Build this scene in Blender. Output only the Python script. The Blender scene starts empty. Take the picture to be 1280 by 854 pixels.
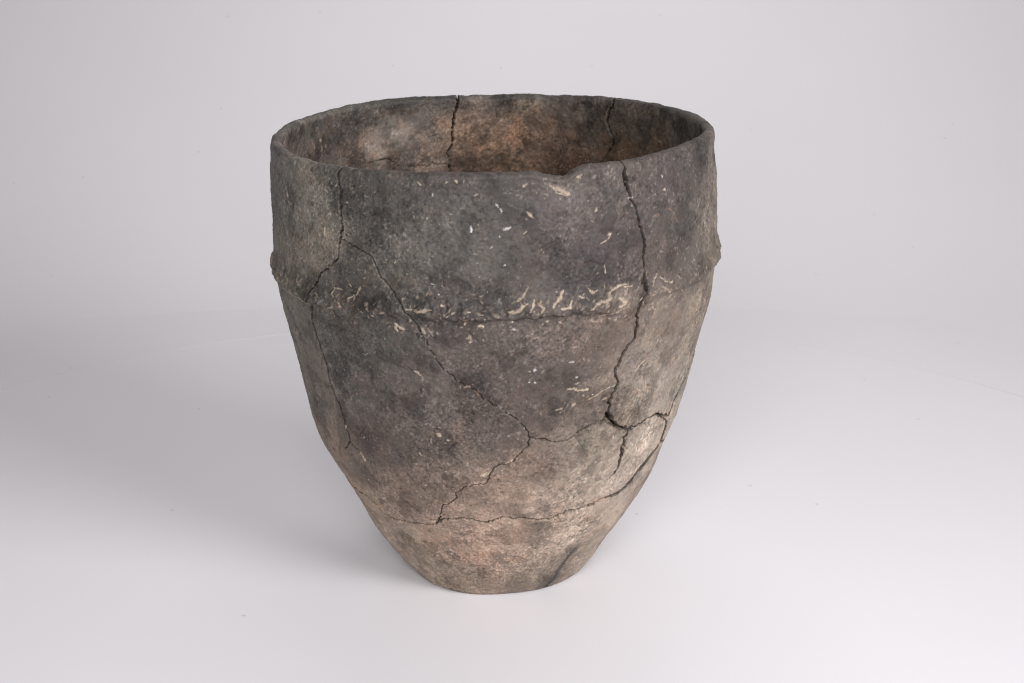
import bpy, math, random
import numpy as np

# ------------------------------------------------------------------ camera, light, exposure
scene = bpy.context.scene
R = math.radians
col = scene.collection

cam_data = bpy.data.cameras.new('camera')
cam_data.lens = 60.0
cam_data.sensor_width = 36.0
cam_data.clip_start = 0.05
cam_data.clip_end = 50.0
cam = bpy.data.objects.new('camera', cam_data)
cam.location = (0.0112, -1.141, 0.5155)
cam.rotation_euler = (R(90 - 17.15), 0, 0)
col.objects.link(cam)
scene.camera = cam
cam_data.dof.use_dof = True
cam_data.dof.focus_distance = 1.09
cam_data.dof.aperture_fstop = 20.0

world = bpy.data.worlds.new('World')
scene.world = world
world.use_nodes = True
bg = world.node_tree.nodes['Background']
bg.inputs['Color'].default_value = (0.97, 0.965, 1.0, 1)
bg.inputs['Strength'].default_value = 0.052


def area_lamp(name, loc, target, size_x, size_y, power, colour, spread=180):
    d = bpy.data.lights.new(name, 'AREA')
    d.shape = 'RECTANGLE'
    d.size = size_x
    d.size_y = size_y
    d.energy = power
    d.color = colour
    d.spread = R(spread)
    o = bpy.data.objects.new(name, d)
    o.location = loc
    v = [t - l for t, l in zip(target, loc)]
    from mathutils import Vector
    o.rotation_euler = Vector(v).to_track_quat('-Z', 'Y').to_euler()
    col.objects.link(o)
    return o


# soft studio lamps: a key from the front right, one from behind the camera, two over the sheet behind
area_lamp('key_softbox', (1.378, -1.241, 0.849), (0, 0, 0.12), 0.9, 0.9, 15.3, (0.99, 0.982, 1.0), 108)
area_lamp('front_softbox', (-0.126, -1.808, 0.945), (0, 0, 0.12), 0.9, 0.9, 8.6, (0.99, 0.982, 1.0), 90)
area_lamp('background_softbox', (0, 1.0, 2.2), (0, 0.9, 0), 1.0, 1.0, 5.2, (1.0, 0.975, 0.98), 125)
area_lamp('background_right_softbox', (0.8, 1.0, 1.8), (0.3, 1.0, 0.2), 1.0, 1.0, 2.0, (1.0, 0.975, 0.98), 120)

scene.view_settings.view_transform = 'Standard'
scene.view_settings.look = 'None'
scene.view_settings.exposure = 0.0
scene.view_settings.gamma = 1.0
scene.view_settings.use_curve_mapping = False
scene.cycles.max_bounces = 8
scene.cycles.filter_width = 1.1

# ------------------------------------------------------------------ materials
def new_material(name):
    m = bpy.data.materials.new(name)
    m.use_nodes = True
    nt = m.node_tree
    return m, nt, nt.nodes['Principled BSDF']


def node(nt, kind, **props):
    n = nt.nodes.new(kind)
    for k, v in props.items():
        setattr(n, k, v)
    return n


def sheet_material(name, colour, rough):
    m, nt, b = new_material(name)
    L = nt.links
    tc = node(nt, 'ShaderNodeTexCoord')
    # sparse dust specks lying on the sheet
    vor = node(nt, 'ShaderNodeTexVoronoi', voronoi_dimensions='2D')
    vor.inputs['Scale'].default_value = 8.0
    vor.inputs['Randomness'].default_value = 1.0
    L.new(tc.outputs['Object'], vor.inputs['Vector'])
    r1 = node(nt, 'ShaderNodeValToRGB')
    r1.color_ramp.elements[0].position = 0.006
    r1.color_ramp.elements[0].color = (1, 1, 1, 1)
    r1.color_ramp.elements[1].position = 0.014
    r1.color_ramp.elements[1].color = (0, 0, 0, 1)
    L.new(vor.outputs['Distance'], r1.inputs['Fac'])
    sep = node(nt, 'ShaderNodeSeparateColor')
    L.new(vor.outputs['Color'], sep.inputs['Color'])
    gt = node(nt, 'ShaderNodeMath', operation='GREATER_THAN')
    gt.inputs[1].default_value = 0.62
    L.new(sep.outputs['Red'], gt.inputs[0])
    mul = node(nt, 'ShaderNodeMath', operation='MULTIPLY')
    L.new(r1.outputs['Color'], mul.inputs[0])
    L.new(gt.outputs[0], mul.inputs[1])
    m2 = node(nt, 'ShaderNodeMath', operation='MULTIPLY')
    L.new(mul.outputs[0], m2.inputs[0])
    m2.inputs[1].default_value = 0.28
    # very faint uneven tone
    no = node(nt, 'ShaderNodeTexNoise')
    no.inputs['Scale'].default_value = 5.0
    no.inputs['Detail'].default_value = 3.0
    L.new(tc.outputs['Object'], no.inputs['Vector'])
    r2 = node(nt, 'ShaderNodeValToRGB')
    r2.color_ramp.elements[0].position = 0.3
    r2.color_ramp.elements[1].position = 0.7
    r2.color_ramp.elements[0].color = tuple(c * 0.985 for c in colour) + (1,)
    r2.color_ramp.elements[1].color = tuple(colour) + (1,)
    L.new(no.outputs['Fac'], r2.inputs['Fac'])
    mix = node(nt, 'ShaderNodeMix', data_type='RGBA')
    L.new(m2.outputs[0], mix.inputs['Factor'])
    L.new(r2.outputs['Color'], mix.inputs['A'])
    mix.inputs['B'].default_value = (0.12, 0.11, 0.11, 1)
    L.new(mix.outputs['Result'], b.inputs['Base Color'])
    b.inputs['Roughness'].default_value = rough
    b.inputs['Specular IOR Level'].default_value = 0.35
    return m


def clay_material():
    m, nt, b = new_material('fired_clay')
    L = nt.links
    at = node(nt, 'ShaderNodeAttribute', attribute_name='clay_colour')
    tc = node(nt, 'ShaderNodeTexCoord')
    n1 = node(nt, 'ShaderNodeTexNoise')
    n1.inputs['Scale'].default_value = 1300.0
    n1.inputs['Detail'].default_value = 3.0
    n1.inputs['Roughness'].default_value = 0.7
    L.new(tc.outputs['Object'], n1.inputs['Vector'])
    ramp = node(nt, 'ShaderNodeValToRGB')
    ramp.color_ramp.elements[0].position = 0.3
    ramp.color_ramp.elements[0].color = (0.8, 0.8, 0.8, 1)
    ramp.color_ramp.elements[1].position = 0.72
    ramp.color_ramp.elements[1].color = (1.2, 1.19, 1.18, 1)
    L.new(n1.outputs['Fac'], ramp.inputs['Fac'])
    mix = node(nt, 'ShaderNodeMix', data_type='RGBA', blend_type='MULTIPLY')
    mix.inputs['Factor'].default_value = 1.0
    L.new(at.outputs['Color'], mix.inputs['A'])
    L.new(ramp.outputs['Color'], mix.inputs['B'])
    L.new(mix.outputs['Result'], b.inputs['Base Color'])
    rr = node(nt, 'ShaderNodeMapRange')
    rr.inputs['To Min'].default_value = 0.36
    rr.inputs['To Max'].default_value = 0.72
    L.new(n1.outputs['Fac'], rr.inputs['Value'])
    L.new(rr.outputs['Result'], b.inputs['Roughness'])
    b.inputs['Specular IOR Level'].default_value = 0.22
    n2 = node(nt, 'ShaderNodeTexNoise')
    n2.inputs['Scale'].default_value = 700.0
    n2.inputs['Detail'].default_value = 4.0
    n2.inputs['Roughness'].default_value = 0.65
    L.new(tc.outputs['Object'], n2.inputs['Vector'])
    bp = node(nt, 'ShaderNodeBump')
    bp.inputs['Strength'].default_value = 0.4
    bp.inputs['Distance'].default_value = 0.0006
    L.new(n2.outputs['Fac'], bp.inputs['Height'])
    L.new(bp.outputs['Normal'], b.inputs['Normal'])
    return m


def shade_liner_material():
    # near-black for the added liner that darkens the open breaks
    m, nt, b = new_material('shade_liner_black')
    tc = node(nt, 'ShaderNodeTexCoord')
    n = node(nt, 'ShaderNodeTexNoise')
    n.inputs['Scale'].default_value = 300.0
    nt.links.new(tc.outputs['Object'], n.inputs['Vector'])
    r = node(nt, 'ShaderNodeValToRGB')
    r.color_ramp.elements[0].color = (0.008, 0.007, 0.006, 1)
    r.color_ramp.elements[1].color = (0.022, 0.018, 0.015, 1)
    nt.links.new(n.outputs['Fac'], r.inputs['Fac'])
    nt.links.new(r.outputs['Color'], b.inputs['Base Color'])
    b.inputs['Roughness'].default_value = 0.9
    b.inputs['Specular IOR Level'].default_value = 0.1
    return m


CLAY = clay_material()
SHADE_LINER = shade_liner_material()
SHEET = sheet_material('white_sheet', (0.805, 0.783, 0.802), 0.36)
DISC = sheet_material('white_disc', (0.805, 0.783, 0.802), 0.34)

# ------------------------------------------------------------------ the sheet the vessel stands on, swept up behind it
def grid_mesh(name, P, smooth=True):
    n, m = P.shape[:2]
    idx = np.arange(n * m).reshape(n, m)
    q = np.stack([idx[:-1, :-1], idx[:-1, 1:], idx[1:, 1:], idx[1:, :-1]], -1).reshape(-1, 4)
    me = bpy.data.meshes.new(name)
    me.from_pydata(P.reshape(-1, 3).tolist(), [], q.tolist())
    if smooth:
        me.shade_smooth()
    me.update()
    return me


def build_backdrop():
    prof = [(-2.4, 0.0), (-1.2, 0.0), (0.0, 0.0), (0.62, 0.0)]
    rad = 1.25
    for k in range(1, 25):
        a = R(86) * k / 24
        prof.append((0.62 + rad * math.sin(a), rad * (1 - math.cos(a))))
    y, z = prof[-1]
    prof += [(y + 0.06, z + 0.8), (y + 0.12, z + 1.6)]
    xs = np.linspace(-2.2, 2.2, 12)
    P = np.array([[(x, y, z - 0.0031) for x in xs] for y, z in prof])
    o = bpy.data.objects.new('backdrop', grid_mesh('backdrop', P))
    o.data.materials.append(SHEET)
    o['kind'] = 'structure'
    o['label'] = 'seamless pale grey white sheet swept up behind the vessel'
    col.objects.link(o)


def build_disc():
    # thin round top under the vessel, a narrow seam near its edge shows as a faint curved line
    n = 256
    prof = [(0.0, 0.0), (0.3, 0.0), (0.6000, 0.0), (0.60005, -0.0030), (0.60062, -0.0030), (0.60067, 0.0), (0.800, -0.0036)]
    V = []
    F = []
    for r, z in prof:
        for k in range(n):
            a = 2 * math.pi * k / n
            V.append((r * math.cos(a), r * math.sin(a), z))
    for i in range(len(prof) - 1):
        for k in range(n):
            k2 = (k + 1) % n
            if i == 0:
                F.append((k, n + k, n + k2))
            else:
                F.append((i * n + k, (i + 1) * n + k, (i + 1) * n + k2, i * n + k2))
    me = bpy.data.meshes.new('turntable_disc')
    me.from_pydata(V, [], F)
    me.update()
    o = bpy.data.objects.new('turntable_disc', me)
    me.materials.append(DISC)
    o['label'] = 'thin white round disc the clay vessel stands on'
    o['category'] = 'disc'
    col.objects.link(o)


build_backdrop()
build_disc()

# ------------------------------------------------------------------ measurements of the vessel
# angles in degrees round the axis (0 faces the front, + to the right), heights and widths in millimetres
PROFILE_Z = [0.0,12.8,25.6,38.4,51.2,64.0,76.8,89.6,102.4,115.2,128.0,140.8,153.6,166.4,179.2,192.0,204.8,217.6,230.4,243.2,256.0,268.8,281.6,294.4,307.2,320.0]
PROFILE_LEFT = [63.11,72.54,81.95,90.41,96.44,103.56,110.32,117.61,124.13,128.02,131.14,134.32,137.19,139.86,142.51,145.24,148.08,150.36,150.97,151.22,151.05,150.7,151.0,151.34,150.79,150.39]
PROFILE_RIGHT = [67.65,73.87,80.49,88.93,97.02,104.62,111.04,115.72,120.29,125.81,129.96,133.41,136.26,138.65,141.4,145.31,147.86,149.19,150.96,150.7,150.19,149.55,148.81,148.01,147.27,146.66]
RIM_HEIGHT = [313.72,313.68,313.65,313.63,313.61,313.6,313.59,313.59,313.59,313.6,313.6,313.61,313.63,313.64,313.65,313.66,313.67,313.68,313.69,313.7,313.7,313.71,313.72,313.72,313.73,313.73,313.73,313.73,313.73,313.73,313.72,313.72,313.71,313.7,313.68,313.67,313.65,313.63,313.61,313.59,313.56,313.53,313.5,313.46,313.43,313.38,313.34,313.29,313.24,313.18,313.11,313.03,312.95,312.86,312.76,312.66,312.55,312.43,312.32,312.21,312.1,312.0,311.9,311.82,311.75,311.69,311.63,311.58,311.54,311.5,311.45,311.41,311.35,311.29,311.22,311.14,311.05,310.95,310.86,310.76,310.66,310.57,310.48,310.4,310.33,310.27,310.21,310.16,310.12,310.08,310.05,310.02,309.99,309.97,309.94,309.92,309.9,309.87,309.85,309.83,309.8,309.78,309.75,309.73,309.71,309.68,309.66,309.63,309.61,309.59,309.56,309.54,309.51,309.49,309.47,309.44,309.42,309.4,309.38,309.37,309.35,309.35,309.34,309.34,309.35,309.37,309.39,309.43,309.47,309.52,309.58,309.65,309.73,309.8,309.88,309.96,310.04,310.12,310.19,310.25,310.31,310.36,310.4,310.44,310.47,310.49,310.52,310.54,310.56,310.59,310.62,310.65,310.7,310.75,310.81,310.89,310.97,311.07,311.17,311.28,311.39,311.5,311.61,311.72,311.83,311.93,312.02,312.11,312.2,312.27,312.35,312.41,312.47,312.53,312.58,312.63,312.67,312.7,312.73,312.75,312.76,312.77,312.82,312.89,312.96,313.02,313.06,313.09,313.1,313.1,312.57,311.97,311.36,310.75,310.22,309.67,309.22,308.8,310.44,312.28,313.44,314.2,314.89,314.94,314.98,315.0,315.0,314.98,314.95,314.92,314.94,314.99,315.07,315.17,315.26,315.35,315.44,315.54,315.64,315.75,315.87,315.99,316.12,316.26,316.39,316.53,316.67,316.8,316.93,317.05,317.16,317.26,317.36,317.44,317.52,317.58,317.63,317.68,317.71,317.74,317.76,317.77,317.77,317.77,317.76,317.75,317.73,317.7,317.67,317.64,317.6,317.56,317.51,317.46,317.42,317.37,317.32,317.27,317.22,317.17,317.12,317.07,317.02,316.97,316.93,316.89,316.85,316.81,316.77,316.74,316.71,316.68,316.65,316.62,316.59,316.56,316.52,316.49,316.45,316.41,316.37,316.33,316.29,316.26,316.23,316.2,316.18,316.16,316.15,316.15,316.14,316.14,316.15,316.15,316.16,316.17,316.19,316.2,316.22,316.24,316.26,316.29,316.31,316.33,316.34,316.36,316.37,316.37,316.38,316.38,316.38,316.38,316.37,316.37,316.36,316.35,316.34,316.33,316.32,316.31,316.29,316.26,316.23,316.19,316.15,316.09,316.04,315.97,315.9,315.83,315.76,315.68,315.61,315.53,315.46,315.39,315.31,315.24,315.18,315.11,315.05,314.98,314.92,314.85,314.79,314.72,314.65,314.58,314.51,314.44,314.36,314.29,314.21,314.14,314.07,314.0,313.93,313.87,313.81,313.76,313.72]   # every degree from -180
FOOT_OFFSET = [-1.93,-1.88,-1.83,-1.78,-1.72,-1.67,-1.62,-1.57,-1.52,-1.46,-1.41,-1.36,-1.31,-1.26,-1.21,-1.15,-1.1,-1.05,-1.0,-0.95,-0.9,-0.84,-0.79,-0.74,-0.68,-0.62,-0.55,-0.45,-0.32,-0.13,0.12,0.44,0.84,1.29,1.77,2.26,2.72,3.12,3.43,3.59,3.58,3.37,2.96,2.4,1.74,1.05,0.41,-0.13,-0.53,-0.78,-0.88,-0.89,-0.86,-0.88,-0.99,-1.22,-1.54,-1.92,-2.31,-2.65,-2.91,-3.09,-3.19,-3.23,-3.23,-3.21,-3.16,-3.12,-3.07,-3.02,-2.96,-2.91,-2.86,-2.81,-2.76,-2.71,-2.65,-2.6,-2.55,-2.5,-2.45,-2.4,-2.34,-2.29,-2.24,-2.19,-2.14,-2.09,-2.03,-1.98,-1.93]   # every 4 degrees from -180
CRACKS = [
 ('left_vertical',5,[(-39.07,313.5,0.8),(-39.34,304.0,0.8),(-38.94,296.3,0.7),(-38.45,286.5,0.9),(-38.53,275.4,0.8),(-39.11,264.5,0.9),(-39.72,253.6,0.6),(-42.25,247.1,0.45),(-45.77,241.1,0.6),(-47.83,233.9,0.7),(-49.65,227.0,1.2),(-50.88,217.3,1.3),(-51.68,209.0,1.3),(-51.68,197.3,1.1),(-51.06,184.8,1.0),(-49.79,173.6,0.75),(-50.57,163.4,0.7),(-49.71,158.8,1.1),(-49.15,153.4,1.4),(-47.75,147.1,1.3),(-47.55,138.7,1.0),(-47.06,132.5,0.8),(-46.67,126.8,0.6),(-46.78,121.4,0.7),(-43.05,116.5,0.35),(-39.85,105.1,0.35),(-36.27,93.4,0.4),(-33.6,88.0,0.6),(-30.81,81.8,0.7),(-27.12,75.5,0.6),(-23.83,70.2,0.5),(-20.1,70.2,0.9)]),
 ('left_branch',3,[(-46.58,122.7,0.5),(-48.68,118.3,0.5),(-51.63,113.8,0.4)]),
 ('diagonal',5,[(-39.06,265.0,0.31),(-38.03,265.4,0.31),(-34.08,261.7,0.5),(-29.94,258.4,0.28),(-28.19,250.9,0.37),(-26.5,244.4,0.43),(-24.43,239.0,0.56),(-22.11,232.1,0.43),(-20.81,225.7,0.5),(-18.62,219.0,0.5),(-17.41,211.9,0.68),(-15.9,204.7,0.5),(-14.52,197.1,0.37),(-12.49,188.3,0.37),(-9.84,182.0,0.31),(-7.3,177.8,0.25),(-4.31,174.3,0.22),(-3.14,169.6,0.19),(-0.51,165.7,0.31),(1.96,160.6,0.22),(4.26,157.6,0.22),(6.95,152.5,0.25),(8.62,146.2,0.31),(9.76,139.8,0.37),(9.5,134.9,0.37),(7.71,131.6,0.37),(5.63,125.1,0.37),(3.63,121.7,0.22),(0.92,120.5,0.31),(-1.23,114.4,0.37),(-2.4,106.7,0.31),(-5.53,105.2,0.22),(-8.97,102.9,0.28),(-12.2,97.6,0.31),(-11.8,93.6,0.37),(-14.02,89.2,0.37),(-17.53,84.6,0.31),(-18.78,77.8,0.43),(-20.19,69.4,0.81)]),
 ('middle_horizontal',4,[(9.77,139.6,0.4),(11.4,139.1,0.4),(13.2,138.5,0.8),(14.81,137.4,0.4),(16.7,136.0,0.6),(18.34,135.8,0.35),(20.12,135.8,0.4),(22.48,138.3,0.5),(24.35,142.0,0.5),(27.48,144.8,0.6),(30.48,145.8,0.8),(32.27,150.2,1.2)]),
 ('right_vertical',6,[(31.95,317.7,0.9),(32.24,314.7,0.9),(32.7,311.6,0.7),(32.33,306.8,1.1),(32.66,303.8,1.5),(33.23,300.5,1.3),(33.89,294.1,0.6),(35.44,287.5,0.35),(36.64,278.4,0.45),(37.64,269.5,0.6),(38.23,260.2,0.8),(38.07,250.2,0.6),(38.35,242.4,1.0),(38.36,238.8,2.0),(38.8,234.0,1.2),(39.11,231.3,0.6),(37.21,224.8,0.6),(37.05,215.5,0.7),(36.81,202.2,0.7),(34.63,197.7,0.6),(33.33,189.9,0.9),(32.34,180.9,0.9),(34.09,172.4,0.7),(33.49,165.9,0.7),(32.12,160.0,0.8),(32.49,150.7,0.9)]),
 ('chip_top',5,[(32.49,150.7,1.2),(34.0,143.8,1.7),(36.92,138.1,1.9),(39.84,134.7,1.9),(43.26,134.4,1.8),(46.69,135.8,1.3),(48.65,138.4,0.8),(53.65,138.5,1.2),(57.33,133.5,1.5),(61.84,129.0,2.6),(62.83,133.6,1.3),(63.45,138.5,1.3),(65.04,144.9,1.2)]),
 ('chip_gap',6.5,[(43.69,133.9,2.0),(42.67,129.1,2.4),(41.43,122.0,2.5),(40.69,115.9,2.0),(41.62,108.8,1.2),(41.2,100.7,0.7),(39.56,96.6,0.4)]),
 ('foot_ring',5,[(61.84,129.0,2.0),(64.3,117.4,1.6),(66.49,106.5,2.2),(60.58,99.2,2.0),(55.13,94.0,1.6),(51.53,85.9,1.4),(46.21,81.7,1.0),(39.09,81.3,0.7),(34.13,78.7,0.8),(30.37,77.3,0.5),(26.31,77.1,1.1),(22.83,75.8,0.5),(20.15,73.2,0.4),(15.51,72.8,0.6),(8.58,75.7,0.5),(2.42,77.4,0.6),(-0.99,74.2,0.6),(-3.6,73.0,0.7),(-6.74,74.9,0.4),(-10.37,76.5,0.5),(-14.09,74.2,0.35),(-17.71,73.9,0.5),(-20.19,69.4,1.0),(-26.31,64.8,0.35),(-32.68,62.7,0.45),(-38.4,62.9,0.4),(-45.29,62.8,0.6),(-48.57,70.3,0.4),(-51.68,73.6,0.35),(-55.56,73.5,0.35)]),
 ('inner_left_of_middle',6,[(-167.98,315.1,1.2),(-167.98,313.0,1.2),(-167.53,304.8,0.9),(-166.58,296.4,0.9),(-166.31,287.9,0.9),(-166.01,276.3,0.7),(-164.49,270.9,0.6),(-165.08,263.5,0.7),(-165.47,256.6,0.7)]),
 ('inner_right',6,[(142.24,318.9,1.2),(142.18,311.8,1.0),(143.68,306.6,1.0),(144.58,298.3,1.0),(143.33,292.6,0.9),(142.32,287.2,0.6),(142.35,282.4,1.1),(142.93,278.0,0.6),(144.82,272.6,0.5),(146.98,266.5,0.4)]),
 ('inner_far_left',2.5,[(-112.33,314.7,0.6),(-113.68,309.6,0.35),(-115.85,301.3,0.35),(-118.3,293.4,0.35),(-118.44,285.8,0.4),(-119.54,277.3,0.4)]),
 ('inner_horizontal',3,[(-118.77,283.4,0.3),(-128.42,277.2,0.3),(-135.12,273.6,0.5),(-138.68,268.9,0.5),(-142.18,269.6,0.6),(-144.74,269.7,0.6),(-147.5,266.9,0.4),(-148.04,263.7,0.5),(-152.36,262.0,0.35),(-157.33,262.2,0.5),(-160.93,262.8,0.4),(-164.73,262.3,0.4)]),
]
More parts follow.
